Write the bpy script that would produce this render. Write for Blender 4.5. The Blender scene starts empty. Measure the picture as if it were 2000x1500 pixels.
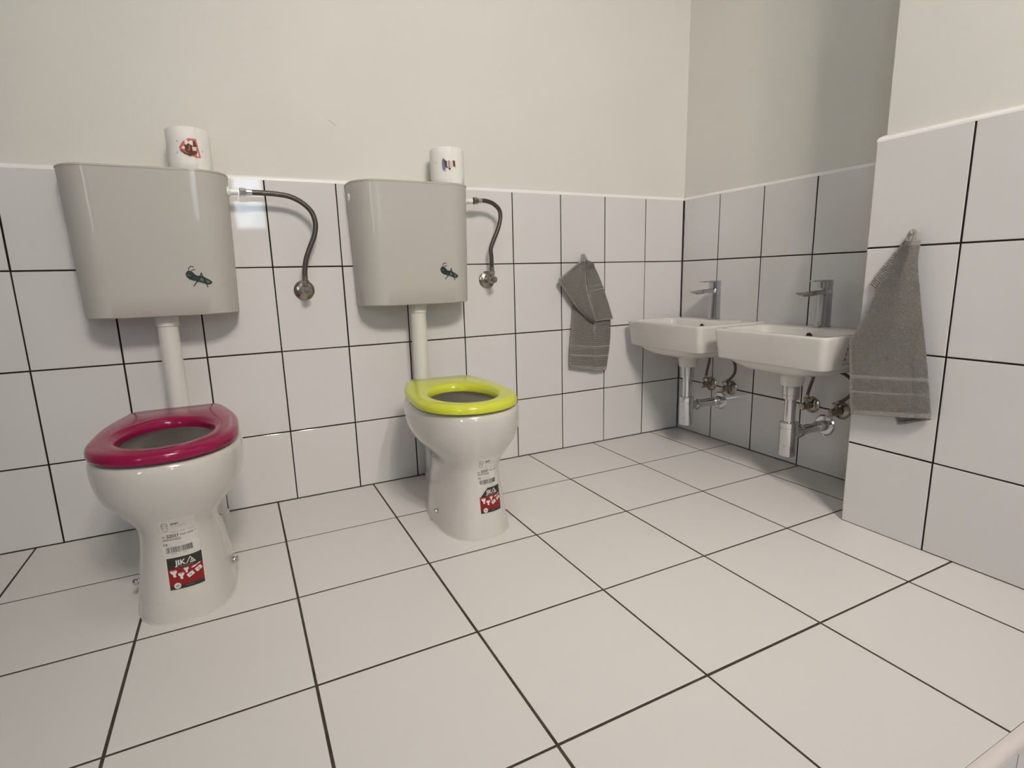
import bpy, bmesh, math, random
from mathutils import Vector, Matrix
random.seed(7)
PI = math.pi
sc = bpy.context.scene
COL = sc.collection

# ------------------------------------------------------------------ materials
def mat(name, col=(.8, .8, .8), rough=.5, metal=0., coat=0., spec=.5, bump=None, emit=None, trans=0., sheen=0.):
    m = bpy.data.materials.new(name); m.use_nodes = True
    nt = m.node_tree; b = nt.nodes['Principled BSDF']
    b.inputs['Base Color'].default_value = (*col, 1)
    b.inputs['Roughness'].default_value = rough
    b.inputs['Metallic'].default_value = metal
    b.inputs['Coat Weight'].default_value = coat
    b.inputs['Coat Roughness'].default_value = .04
    b.inputs['Specular IOR Level'].default_value = spec
    b.inputs['Transmission Weight'].default_value = trans
    b.inputs['Sheen Weight'].default_value = sheen
    if emit:
        b.inputs['Emission Color'].default_value = (*emit[0], 1)
        b.inputs['Emission Strength'].default_value = emit[1]
    if bump:
        scale, strength, dist = bump
        tc = nt.nodes.new('ShaderNodeTexCoord'); n = nt.nodes.new('ShaderNodeTexNoise')
        n.inputs['Scale'].default_value = scale; n.inputs['Detail'].default_value = 4
        bp = nt.nodes.new('ShaderNodeBump'); bp.inputs['Strength'].default_value = strength
        bp.inputs['Distance'].default_value = dist
        nt.links.new(tc.outputs['Object'], n.inputs['Vector'])
        nt.links.new(n.outputs['Fac'], bp.inputs['Height'])
        nt.links.new(bp.outputs['Normal'], b.inputs['Normal'])
    return m

def mottle(m, c1, c2, scale, detail=3):
    """procedural colour variation of the substance itself"""
    nt = m.node_tree; b = nt.nodes['Principled BSDF']
    tc = nt.nodes.new('ShaderNodeTexCoord'); n = nt.nodes.new('ShaderNodeTexNoise')
    n.inputs['Scale'].default_value = scale; n.inputs['Detail'].default_value = detail
    r = nt.nodes.new('ShaderNodeValToRGB')
    r.color_ramp.elements[0].position = .35; r.color_ramp.elements[0].color = (*c1, 1)
    r.color_ramp.elements[1].position = .65; r.color_ramp.elements[1].color = (*c2, 1)
    nt.links.new(tc.outputs['Object'], n.inputs['Vector'])
    nt.links.new(n.outputs['Fac'], r.inputs['Fac'])
    nt.links.new(r.outputs['Color'], b.inputs['Base Color'])
    return m

M = {}
M['plaster'] = mottle(mat('plaster', rough=.92, spec=.2, bump=(160, .25, .002)), (.725, .70, .648), (.745, .722, .668), 3)
M['ceiling'] = mat('ceiling_paint', (.8, .79, .76), .9)
M['tile'] = mottle(mat('glazed_wall_tile', rough=.045, spec=.5, bump=(7, .03, .003)), (.715, .69, .68), (.735, .71, .70), 2)
M['floor'] = mottle(mat('matt_floor_tile', rough=.42, spec=.4, bump=(300, .08, .0004)), (.715, .69, .665), (.725, .70, .675), 400)
M['grout'] = mottle(mat('dark_grout', rough=.9, spec=.1), (.018, .013, .010), (.03, .022, .017), 60)
M['floor_grout'] = mottle(mat('floor_grout', rough=.9, spec=.1), (.055, .045, .037), (.085, .07, .058), 40)
M['trim'] = mat('white_trim', (.90, .88, .86), .3)
M['nosing'] = mat('pinkish_white_nosing', (.74, .67, .64), .4)
M['ceramic'] = mat('sanitary_ceramic', (.61, .58, .54), .12, coat=.6)
M['basin'] = mat('basin_ceramic', (.68, .65, .61), .1, coat=.6)
M['plastic'] = mat('cistern_plastic', (.50, .475, .435), .55, spec=.3, coat=.32)
M['pipe'] = mat('pipe_plastic', (.74, .72, .68), .3)
M['whiteplastic'] = mat('white_plastic', (.85, .85, .84), .25)
M['pink'] = mat('pink_seat_plastic', (.27, .0070, .058), .15, spec=.35)
M['lime'] = mat('lime_seat_plastic', (.62, .65, .055), .15, spec=.35)
M['chrome'] = mat('chrome', (.66, .665, .68), .07, metal=1)
M['chrome_dark'] = mat('chrome_faucet', (.50, .51, .53), .09, metal=1)
M['nickel'] = mat('satin_nickel', (.36, .32, .28), .24, metal=1)
M['black'] = mat('black_ink', (.012, .011, .012), .5)
M['hole'] = mat('dark_opening', (.006, .005, .005), .6)
M['paper'] = mat('label_paper', (.64, .61, .575), .22)
M['brandblack'] = mat('sticker_charcoal', (.028, .026, .022), .3)
M['brandred'] = mat('sticker_red', (.24, .007, .010), .3)
M['brandwhite'] = mat('sticker_white', (.74, .68, .66), .35)
M['brandgrey'] = mat('sticker_grey', (.36, .33, .32), .35)
M['ink'] = mat('grey_ink', (.10, .095, .09), .5)
M['tissue'] = mat('tissue_paper', (.86, .84, .80), .95, spec=.1, bump=(220, .5, .0015))
M['cardboard'] = mat('cardboard', (.45, .34, .24), .9)
M['print_red'] = mat('print_red', (.62, .16, .15), .8)
M['print_brown'] = mat('print_brown', (.12, .05, .03), .8)
M['print_blue'] = mat('print_blue', (.20, .21, .32), .8)
M['print_pink'] = mat('print_pale_pink', (.80, .58, .52), .8)
M['green'] = mottle(mat('sticker_green', rough=.3), (.004, .022, .018), (.03, .06, .05), 160)
M['greenlight'] = mat('sticker_pale_green', (.10, .15, .14), .3)
M['window'] = mat('window_frame', (.8, .8, .8), .3)
M['bulb'] = mat('lamp_bulb', (1, 1, 1), .4, emit=((1, .93, .84), 60.))
M['opal'] = mat('opal_fill_glow', (1, 1, 1), .4, emit=((.93, .97, 1.), 17.))  # glow of the added ceiling fill lamp
M['greypaint'] = mat('grey_wall_paint', (.42, .41, .40), .9)
M['lampmetal'] = mat('lamp_metal', (.5, .5, .5), .3, metal=1)
M['glass'] = mat('window_glass', (1, 1, 1), 0., trans=1.)
M['clear'] = mat('clear_hook_plastic', (.85, .85, .86), .1, trans=.5)

# braided hose: metal weave by wave textures
def hose_mat():
    m = mat('braided_steel', (.115, .10, .088), .36, metal=.8)
    nt = m.node_tree; b = nt.nodes['Principled BSDF']
    tc = nt.nodes.new('ShaderNodeTexCoord')
    v = nt.nodes.new('ShaderNodeTexVoronoi'); v.inputs['Scale'].default_value = 420
    bp = nt.nodes.new('ShaderNodeBump'); bp.inputs['Strength'].default_value = .6; bp.inputs['Distance'].default_value = .0008
    nt.links.new(tc.outputs['Object'], v.inputs['Vector']); nt.links.new(v.outputs['Distance'], bp.inputs['Height'])
    nt.links.new(bp.outputs['Normal'], b.inputs['Normal'])
    return m
M['hose'] = hose_mat()

def terry(name, c1, c2, sc1, st, dist):
    m = mat(name, rough=1., spec=.1, sheen=.25)
    mottle(m, c1, c2, sc1, 5)
    nt = m.node_tree; b = nt.nodes['Principled BSDF']
    tc = nt.nodes.new('ShaderNodeTexCoord'); n = nt.nodes.new('ShaderNodeTexVoronoi'); n.inputs['Scale'].default_value = sc1 * 2.2
    bp = nt.nodes.new('ShaderNodeBump'); bp.inputs['Strength'].default_value = st; bp.inputs['Distance'].default_value = dist
    nt.links.new(tc.outputs['Object'], n.inputs['Vector']); nt.links.new(n.outputs['Distance'], bp.inputs['Height'])
    nt.links.new(bp.outputs['Normal'], b.inputs['Normal'])
    return m
M['terry'] = terry('grey_terry', (.25, .23, .205), (.35, .325, .295), 260, 1., .003)
M['hem'] = terry('grey_woven_band', (.29, .27, .245), (.33, .31, .285), 500, .3, .0006)

# ------------------------------------------------------------------ mesh helpers
class MB:
    """collects vertices and faces, then links them as ONE mesh object"""
    def __init__(s): s.v = []; s.f = []; s.m = []
    def add(s, vs, fs, mi=0):
        o = len(s.v); s.v += [tuple(v) for v in vs]
        s.f += [tuple(i + o for i in f) for f in fs]; s.m += [mi] * len(fs)
    def box(s, x0, x1, y0, y1, z0, z1, mi=0):
        vs = [(x, y, z) for x in (x0, x1) for y in (y0, y1) for z in (z0, z1)]
        s.add(vs, [(0, 1, 3, 2), (4, 6, 7, 5), (0, 4, 5, 1), (2, 3, 7, 6), (0, 2, 6, 4), (1, 5, 7, 3)], mi)
    def loft(s, loops, cap0=False, cap1=False, mi=0, closed=True):
        n = len(loops[0]); vs = [p for l in loops for p in l]; fs = []
        for k in range(len(loops) - 1):
            for i in range(n if closed else n - 1):
                j = (i + 1) % n
                fs.append((k * n + i, k * n + j, (k + 1) * n + j, (k + 1) * n + i))
        if cap0: fs.append(tuple(range(n - 1, -1, -1)))
        if cap1: fs.append(tuple((len(loops) - 1) * n + i for i in range(n)))
        s.add(vs, fs, mi)
    def lathe(s, org, axis, prof, n=32, cap=True, mi=0, n0=None):
        a = Vector(axis).normalized(); o = Vector(org)
        u = a.orthogonal().normalized(); w = a.cross(u)
        loops = [[o + a * h + (u * math.cos(2 * PI * i / n) + w * math.sin(2 * PI * i / n)) * r for i in range(n)] for r, h in prof]
        s.loft(loops, cap, cap, mi)
    def tube(s, pts, r, n=14, cap=True, mi=0, sub=8, radii=None):
        P = smooth_path(pts, sub); loops = []
        t0 = (P[1] - P[0]).normalized(); u = t0.orthogonal().normalized()
        for i, p in enumerate(P):
            t = (P[min(i + 1, len(P) - 1)] - P[max(i - 1, 0)]).normalized()
            u = (u - t * u.dot(t)).normalized(); w = t.cross(u)
            rr = r if radii is None else radii(i / (len(P) - 1))
            loops.append([p + (u * math.cos(2 * PI * k / n) + w * math.sin(2 * PI * k / n)) * rr for k in range(n)])
        s.loft(loops, cap, cap, mi)
    def build(s, name, mats, parent=None, smooth=40, bevel=None, fixn=True, loc=None):
        me = bpy.data.meshes.new(name); me.from_pydata(s.v, [], s.f)
        if not isinstance(mats, (list, tuple)): mats = [mats]
        for m in mats: me.materials.append(m)
        me.polygons.foreach_set('material_index', s.m)
        bm = bmesh.new(); bm.from_mesh(me)
        if fixn:
            bmesh.ops.remove_doubles(bm, verts=bm.verts, dist=1e-6)
            bmesh.ops.recalc_face_normals(bm, faces=bm.faces)
        if bevel:
            ed = [e for e in bm.edges if len(e.link_faces) == 2 and e.calc_face_angle(0) > .6]
            bmesh.ops.bevel(bm, geom=ed, offset=bevel, segments=3, profile=.6, affect='EDGES', clamp_overlap=True)
        bm.to_mesh(me); bm.free()
        if smooth:
            me.polygons.foreach_set('use_smooth', [True] * len(me.polygons))
            me.set_sharp_from_angle(angle=math.radians(smooth))
        me.update()
        o = bpy.data.objects.new(name, me); COL.objects.link(o)
        if loc: o.location = loc
        if parent: o.parent = parent
        return o

def smooth_path(pts, sub=8):
    P = [Vector(p) for p in pts]
    if sub <= 1 or len(P) < 3: return P
    out = []
    for i in range(len(P) - 1):
        a = P[max(i - 1, 0)]; b = P[i]; c = P[i + 1]; d = P[min(i + 2, len(P) - 1)]
        for k in range(sub):
            t = k / sub
            out.append(.5 * ((2 * b) + (c - a) * t + (2 * a - 5 * b + 4 * c - d) * t * t + (3 * b - a - 3 * c + d) * t ** 3))
    out.append(P[-1]); return out

def empty(name, loc, label, cat, group=None, rz=0):
    o = bpy.data.objects.new(name, None); COL.objects.link(o); o.empty_display_size = .05
    o.location = loc; o.rotation_euler = (0, 0, rz)
    return tag(o, label, cat, group)
def tag(o, label=None, cat=None, group=None, kind=None):
    if label: o['label'] = label
    if cat: o['category'] = cat
    if group: o['group'] = group
    if kind: o['kind'] = kind
    return o

def rr(d0, d1, w, rf, rb, z, nc=8, ns=4):
    """rounded rectangle loop: d = distance from the wall (x=-d), w = half width; equal point count for every call"""
    pts = []
    corners = [(d1 - rf, w - rf, rf, 0), (d0 + rb, w - rb, rb, 90), (d0 + rb, -w + rb, rb, 180), (d1 - rf, -w + rf, rf, 270)]
    for i, (cx, cy, r, a0) in enumerate(corners):
        arc = [(cx + r * math.cos(math.radians(a0 + 90 * k / nc)), cy + r * math.sin(math.radians(a0 + 90 * k / nc))) for k in range(nc + 1)]
        nx, ny, nr, na = corners[(i + 1) % 4]
        e = (nx + nr * math.cos(math.radians(na)), ny + nr * math.sin(math.radians(na)))
        pts += arc; s = arc[-1]
        pts += [(s[0] + (e[0] - s[0]) * k / ns, s[1] + (e[1] - s[1]) * k / ns) for k in range(1, ns)]
    return [(-d, y, z) for d, y in pts]

def text_polys(s, h, bold=0):
    """triangles of a line of text in Blender's built-in font, scaled to cap height h, starting at u=0"""
    cu = bpy.data.curves.new('t', 'FONT'); cu.body = s; cu.size = 1; cu.offset = bold; cu.resolution_u = 4
    ob = bpy.data.objects.new('t', cu); COL.objects.link(ob)
    dg = bpy.context.evaluated_depsgraph_get(); me = bpy.data.meshes.new_from_object(ob.evaluated_get(dg))
    k = h / .69
    vs = [(v.co.x * k, v.co.y * k) for v in me.vertices]; fs = [tuple(p.vertices) for p in me.polygons]
    bpy.data.objects.remove(ob); bpy.data.curves.remove(cu); bpy.data.meshes.remove(me)
    return vs, fs
def stroke2(pts, w, closed=False):
    out = []
    n = len(pts)
    for i in range(n if closed else n - 1):
        a = Vector(pts[i]); b = Vector(pts[(i + 1) % n]); t = (b - a)
        if t.length < 1e-7: continue
        t.normalize(); p = Vector((-t.y, t.x)) * w / 2; a2 = a - t * w * .35; b2 = b + t * w * .35
        out.append([tuple(a2 + p), tuple(a2 - p), tuple(b2 - p), tuple(b2 + p)])
    return out

# ------------------------------------------------------------------ room
CAM = (-1.7139, -1.7921, .68)
ZL = [0, .2235, .4752, .7269, .9749]
XL, YF, ZC, ZLOW = -3.6, -4.2, 3.0, -.16   # left wall, far wall behind the camera, ceiling, lower floor
PX, PY = -.2868, -.9369                      # pier: tiled face and its near-corner edge
STEP = -1.4988

def tile_field(mb, us, vs, fn, gap=.003, tilt=.0009, ch=.0010, thick=.008, skip=None):
    """fn(u, v, depth) -> 3D point; depth 0 = tile face, positive into the wall"""
    us = sorted(us); vs = sorted(vs); g = gap / 2
    for i in range(len(us) - 1):
        for j in range(len(vs) - 1):
            a, b, c, d = us[i] + g, us[i + 1] - g, vs[j] + g, vs[j + 1] - g
            if b - a < .004 or d - c < .004: continue
            jx, jy = random.uniform(-.0003, .0003), random.uniform(-.0003, .0003)
            a += jx; b += jx; c += jy; d += jy
            tu, tv = random.uniform(-tilt, tilt), random.uniform(-tilt, tilt)
            cu, cv = (a + b) / 2, (c + d) / 2; off = random.uniform(0, .0002)
            D = lambda u, v, e: e + off + (u - cu) * tu * 5 + (v - cv) * tv * 5
            rings = []
            for ins, dep in ((0, thick), (0, ch), (ch * .35, ch * .3), (ch, 0)):
                rings.append([fn(u, v, D(u, v, dep)) for u, v in ((a + ins, c + ins), (b - ins, c + ins), (b - ins, d - ins), (a + ins, d - ins))])
            mb.loft(rings, cap1=True)

def quarter_cap(mb, path, outs, z0, r, n=6):
    """white quarter-round strip: path = points on the tiled face, outs = inward directions"""
    loops = []
    for p, o in zip(path, outs):
        l = []
        for k in range(n + 1):
            a = PI / 2 * k / n
            l.append((p[0] + o[0] * r * (1 - math.cos(a)), p[1] + o[1] * r * (1 - math.cos(a)), z0 + .0028 + r * .8 * math.sin(a)))
        l = [(p[0], p[1], z0)] + l + [(p[0] + o[0] * r * 1.3, p[1] + o[1] * r * 1.3, z0 + .0028 + r * .8), (p[0] + o[0] * r * 1.3, p[1] + o[1] * r * 1.3, z0)]
        loops.append(l)
    mb.loft(loops, True, True)

# back wall
b = MB(); b.box(XL, .2, .010, .2, ZLOW, ZC)
wb = tag(b.build('wall_back', M['plaster'], smooth=0), kind='structure')
b = MB(); tile_field(b, [-.002] + [-.2016 - .2 * k for k in range(17)], ZL, lambda u, v, d: (u, d, v), gap=.0038)
b.build('wall_tiles', M['tile'], wb, smooth=12, fixn=True)
b = MB(); b.box(XL, 0, .0014, .010, 0, .9749); b.build('tile_grout', M['grout'], wb, smooth=0)
b = MB(); b.tube([(-1.405, .0098, 1.154), (-1.394, .0096, 1.1451), (-1.3857, .0098, 1.1387)], .0005, n=6)
b.build('scratch', M['greypaint'], wb)
# wall behind the wash basins
b = MB(); b.box(.010, .2, -1.3, .010, ZLOW, ZC)
wr = tag(b.build('wall_right', M['plaster'], smooth=0), kind='structure')
b = MB(); tile_field(b, [-.002, -.1904, -.3904, -.5904, -.7904, PY - .0], ZL, lambda u, v, d: (d, u, v), gap=.0043)
b.build('wall_tiles', M['tile'], wr, smooth=12)
b = MB(); b.box(.0014, .010, PY, 0, 0, .9749); b.build('tile_grout', M['grout'], wr, smooth=0)
# pier on the right
b = MB(); b.box(PX + .014, .0, YF, PY - .014, ZLOW, ZC)
wp = tag(b.build('wall_pier', M['plaster'], smooth=0), kind='structure')
ZP = ZL[:4] + [.9775]
b = MB()
tile_field(b, [PY, PY - .2003, PY - .4003, STEP], ZP, lambda u, v, d: (PX + d, u, v), gap=.0038)
tile_field(b, [PX, PX + .2, 0], ZP, lambda u, v, d: (u, PY - d, v), gap=.003)
tile_field(b, [STEP - .0, STEP - .2, STEP - .4, STEP - .6, STEP - .8, STEP - 1.0, STEP - 1.2, STEP - 1.4, STEP - 1.6, STEP - 1.8, STEP - 2., STEP - 2.2, STEP - 2.4, STEP - 2.6], [ZLOW] + ZP, lambda u, v, d: (PX + d, u, v))
b.build('wall_tiles', M['tile'], wp, smooth=12)
b = MB(); b.box(PX + .0014, PX + .014, YF, PY - .0014, ZLOW, .9775); b.box(PX + .0014, .0, PY - .014, PY - .0014, 0, .9775)
b.build('tile_grout', M['grout'], wp, smooth=0)
# left wall with added fill-light opening; wall behind the camera with its window opening
VY0, VY1, VZ0, VZ1 = -3.75, -2.95, 1.00, 2.30
b = MB(); b.box(XL - .2, XL, YF - .2, VY0, ZLOW, ZC); b.box(XL - .2, XL, VY1, .2, ZLOW, ZC)
b.box(XL - .2, XL, VY0, VY1, ZLOW, VZ0); b.box(XL - .2, XL, VY0, VY1, VZ1, ZC)
wl = tag(b.build('wall_left', M['greypaint'], smooth=0), kind='structure')
WX0, WX1, WZ0, WZ1 = -1.64, -1.33, 1.17, 2.15
b = MB(); b.box(XL - .2, WX0, YF - .2, YF, ZLOW, ZC); b.box(WX1, .2, YF - .2, YF, ZLOW, ZC)
b.box(WX0, WX1, YF - .2, YF, ZLOW, WZ0); b.box(WX0, WX1, YF - .2, YF, WZ1, ZC)
tag(b.build('wall_front', M['plaster'], smooth=0), kind='structure')
b = MB()
for x0, x1, z0, z1 in ((WX0, WX0 + .03, WZ0, WZ1), (WX1 - .03, WX1, WZ0, WZ1), (WX0, WX1, WZ0, WZ0 + .03), (WX0, WX1, WZ1 - .03, WZ1)):
    b.box(x0, x1, YF - .09, YF - .03, z0, z1)
wn = tag(b.build('window_1', M['window'], smooth=0), kind='structure')
b = MB(); b.box(WX0 + .03, WX1 - .03, YF - .062, YF - .058, WZ0 + .03, WZ1 - .03)
b.build('pane', M['glass'], wn, smooth=0)
b = MB()
for y0, y1, z0, z1 in ((VY0, VY0 + .03, VZ0, VZ1), (VY1 - .03, VY1, VZ0, VZ1), (VY0, VY1, VZ0, VZ0 + .03), (VY0, VY1, VZ1 - .03, VZ1)):
    b.box(XL - .09, XL - .03, y0, y1, z0, z1)
wn = tag(b.build('fill_window', M['window'], smooth=0), kind='structure')  # unseen window added to throw cool fill light on the basin wall
b = MB(); b.box(XL - .062, XL - .058, VY0 + .03, VY1 - .03, VZ0 + .03, VZ1 - .03)
b.build('pane', M['glass'], wn, smooth=0)
b = MB(); b.box(XL - .2, .2, YF - .2, .2, ZC, ZC + .1)
tag(b.build('ceiling', M['ceiling'], smooth=0), kind='structure')

# floor: raised tiled platform, the step down behind the camera
b = MB(); b.box(XL, .0, STEP + .008, .010, ZLOW, -.010)
fl = tag(b.build('floor', M['floor_grout'], smooth=0), kind='structure')
FX = [0] + [-.157 - .3007 * k for k in range(12)]; FX[-1] = XL
FY = [0, -.300, -.5997, -.8994, -1.1991, STEP]
b = MB(); tile_field(b, FX, FY, lambda u, v, d: (u, v, -d), gap=.0046, tilt=.00015, ch=.0009)
b.build('floor_tiles', M['floor'], fl, smooth=12)
b = MB(); b.box(XL, 0, STEP, 0, -.010, -.0006); b.build('tile_grout', M['floor_grout'], fl, smooth=0)
b = MB(); tile_field(b, FX, [ZLOW, -.014], lambda u, v, d: (u, STEP - .012 + d, v), gap=.003)
b.build('step_tiles', M['tile'], fl, smooth=12)
b = MB(); b.box(XL, PX, STEP - .0106, STEP + .008, ZLOW, -.012); b.build('step_grout', M['grout'], fl, smooth=0)
b = MB(); tile_field(b, FX, [STEP - .012 - .3 * k for k in range(10)], lambda u, v, d: (u, v, ZLOW - d), gap=.003, tilt=.0002)
b.build('lower_floor_tiles', M['floor'], fl, smooth=12)
b = MB(); b.box(XL, 0, YF, STEP, ZLOW - .05, ZLOW - .001); b.build('lower_floor_grout', M['floor_grout'], fl, smooth=0)
# rounded nosing along the edge of the step
b = MB(); loops = []
for x in (XL, PX):
    l = [(x, STEP + .0014, -.012), (x, STEP + .0014, .0002)]
    for k in range(9):
        a = PI / 2 * k / 8; l.append((x, STEP - .003 - .0125 * math.sin(a), -.0125 + .0125 * math.cos(a) + .0006))
    l += [(x, STEP - .0155, -.016), (x, STEP - .012, -.016)]
    loops.append(l)
b.loft(loops, True, True); tag(b.build('trim_4', M['nosing'], smooth=40), kind='structure')
# quarter-round strips on top of the tiling
b = MB(); quarter_cap(b, [(XL, 0), (0, 0)], [(0, 1), (0, 1)], .9718, .0115)
tag(b.build('trim_1', M['trim'], smooth=50), kind='structure')
b = MB(); quarter_cap(b, [(0, 0.0), (0, PY)], [(1, 0), (1, 0)], .9718, .0115)
tag(b.build('trim_2', M['trim'], smooth=50), kind='structure')
b = MB(); quarter_cap(b, [(0, PY), (PX, PY), (PX, YF)], [(0, -1), (1, -1), (1, 0)], .9750, .0150)
tag(b.build('trim_3', M['trim'], smooth=50), kind='structure')

# ------------------------------------------------------------------ lamp hanging in the middle of the room
LX, LY, LZ = -1.40, -2.90, 2.50
LP = 61.
lamp = empty('ceiling_lamp', (LX, LY, LZ), 'ceiling lamp with five small round bulbs hanging behind the viewer', 'lamp')
b = MB(); b.lathe((0, 0, ZC - LZ - .03), (0, 0, 1), [(.055, 0), (.06, .01), (.06, .03)]); b.build('canopy', M['lampmetal'], lamp)
b = MB(); b.tube([(0, 0, .02), (0, 0, ZC - LZ - .03)], .008, sub=1); b.build('rod', M['lampmetal'], lamp)
for k in range(5):
    a = 2 * PI * k / 5 + .4
    b = MB(); b.tube([(0, 0, .03), (.12 * math.cos(a), .12 * math.sin(a), .05), (.26 * math.cos(a), .26 * math.sin(a), .045)], .006)
    b.build('lamp_arm', M['lampmetal'], lamp)
    b = MB(); b.lathe((.26 * math.cos(a), .26 * math.sin(a), .0), (0, 0, -1), [(.032 * math.sin(PI * (i + .02) / 12.04), -.032 * math.cos(PI * i / 12)) for i in range(13)], n=20)
    b.build('bulb', M['bulb'], lamp)
    ld = bpy.data.lights.new('bulb_light', 'SPOT'); ld.energy = LP; ld.color = (1, .92, .82); ld.shadow_soft_size = .055
    ld.spot_size = math.radians(80); ld.spot_blend = 1.
    lo = bpy.data.objects.new('bulb_light', ld); COL.objects.link(lo)
    lp = Vector((LX + .26 * math.cos(a), LY + .26 * math.sin(a), LZ - .04)); lo.location = lp
    lo.rotation_euler = (Vector((-.72, -.10, .62)) - lp).to_track_quat('-Z', 'Y').to_euler()

# unseen opal ceiling lamp, added as fill light for basin wall and floor
OX, OY = -1.35, -1.25
ol = empty('opal_fill_light', (OX, OY, ZC), 'round opal lamp added as fill light on the ceiling above the tiled platform', 'lamp')
b = MB(); b.lathe((0, 0, -.0005), (0, 0, -1), [(.17, 0), (.17, .03), (.155, .035)], n=40); b.build('fill_lamp_rim', M['window'], ol)
b = MB(); b.lathe((0, 0, -.030), (0, 0, -1), [(.15, 0), (.145, .03), (.11, .05), (.04, .058), (.01, .059)], n=40); b.build('fill_diffuser', M['opal'], ol)

# ------------------------------------------------------------------ toilets
KEYS = [  # z, half width, front y, back y, exponent   (local: base front at y=-.19)
    (0, .0960, -.190, .130, 2.7), (.006, .0962, -.190, .130, 2.7), (.05, .0915, -.1865, .130, 2.6), (.10, .0840, -.1815, .130, 2.6), (.15, .0775, -.1775, .130, 2.5),
    (.18, .0775, -.1770, .133, 2.45), (.20, .0860, -.1810, .142, 2.4), (.22, .1030, -.1890, .155, 2.35), (.24, .1205, -.1985, .170, 2.3), (.26, .1345, -.2080, .185, 2.3),
    (.28,   .1405, -.2160, .196, 2.3), (.305, .1442, -.2235, .206, 2.3), (.325, .1440, -.2260, .209, 2.3), (.338, .1420, -.2245, .209, 2.3), (.345, .1380, -.2200, .206, 2.3)]
def sect(z):
    if z <= KEYS[0][0]: return KEYS[0][1:]
    for i in range(len(KEYS) - 1):
        a, c = KEYS[i], KEYS[i + 1]
        if z <= c[0]:
            t = (z - a[0]) / (c[0] - a[0])
            p = KEYS[max(i - 1, 0)]; q = KEYS[min(i + 2, len(KEYS) - 1)]
            out = []
            for k in range(1, 5):
                m0 = (c[k] - p[k]) / max(c[0] - p[0], 1e-6) * (c[0] - a[0]); m1 = (q[k] - a[k]) / max(q[0] - a[0], 1e-6) * (c[0] - a[0])
                out.append((2 * t**3 - 3 * t * t + 1) * a[k] + (t**3 - 2 * t * t + t) * m0 + (-2 * t**3 + 3 * t * t) * c[k] + (t**3 - t * t) * m1)
            return tuple(out)
    return KEYS[-1][1:]
YC = -.03
def sloop(z, n=72, ins=0., zz=None):
    a, yf, yb, e = sect(z); a -= ins; yf += ins; yb -= ins; pts = []
    for i in range(n):
        t = 2 * PI * i / n; c, s = math.cos(t), math.sin(t)
        x = a * math.copysign(abs(c) ** (2 / e), c)
        y = YC + ((yb - YC) if s > 0 else (YC - yf)) * math.copysign(abs(s) ** (2 / e), s)
        pts.append((x, y, z if zz is None else zz))
    return pts
def front_y(x, z):
    a, yf, yb, e = sect(z); return YC - (YC - yf) * max(0, 1 - abs(x / a) ** e) ** (1 / e)

class Decal:
    """flat artwork laid onto a surface: map(u, v, lift) -> 3D"""
    def __init__(s, fmap): s.mb = MB(); s.map = fmap
    def grid(s, u0, u1, v0, v1, mi, lift, cut=None, nu=10, nv=10):
        for i in range(nu):
            for j in range(nv):
                q = [(u0 + (u1 - u0) * (i + a) / nu, v0 + (v1 - v0) * (j + c) / nv) for a, c in ((0, 0), (1, 0), (1, 1), (0, 1))]
                if cut and cut(*q[0]) and cut(*q[2]) and cut(*q[3]): continue
                s.mb.add([s.map(u, v, lift) for u, v in q], [(0, 1, 2, 3)], mi)
    def poly(s, pts, mi, lift):
        c = (sum(p[0] for p in pts) / len(pts), sum(p[1] for p in pts) / len(pts))
        n = len(pts)
        s.mb.add([s.map(*c, lift)] + [s.map(*p, lift) for p in pts], [(0, 1 + i, 1 + (i + 1) % n) for i in range(n)], mi)
    def stroke(s, pts, w, mi, lift, closed=False):
        for q in stroke2(pts, w, closed): s.mb.add([s.map(*p, lift) for p in q], [(0, 1, 2, 3)], mi)
    def text(s, t, u, v, h, mi, lift, width=None, bold=0., slant=0.):
        vs, fs = text_polys(t, h, bold)
        w = max(p[0] for p in vs); k = 1 if width is None else width / w
        s.mb.add([s.map(u + p[0] * k, v + p[1] + slant * p[0] * k, lift) for p in vs], fs, mi)

def ell(cx, cy, rx, ry, n=16, rot=0.):
    return [(cx + rx * math.cos(t) * math.cos(rot) - ry * math.sin(t) * math.sin(rot), cy + rx * math.cos(t) * math.sin(rot) + ry * math.sin(t) * math.cos(rot)) for t in [2 * PI * i / n for i in range(n)]]

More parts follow.
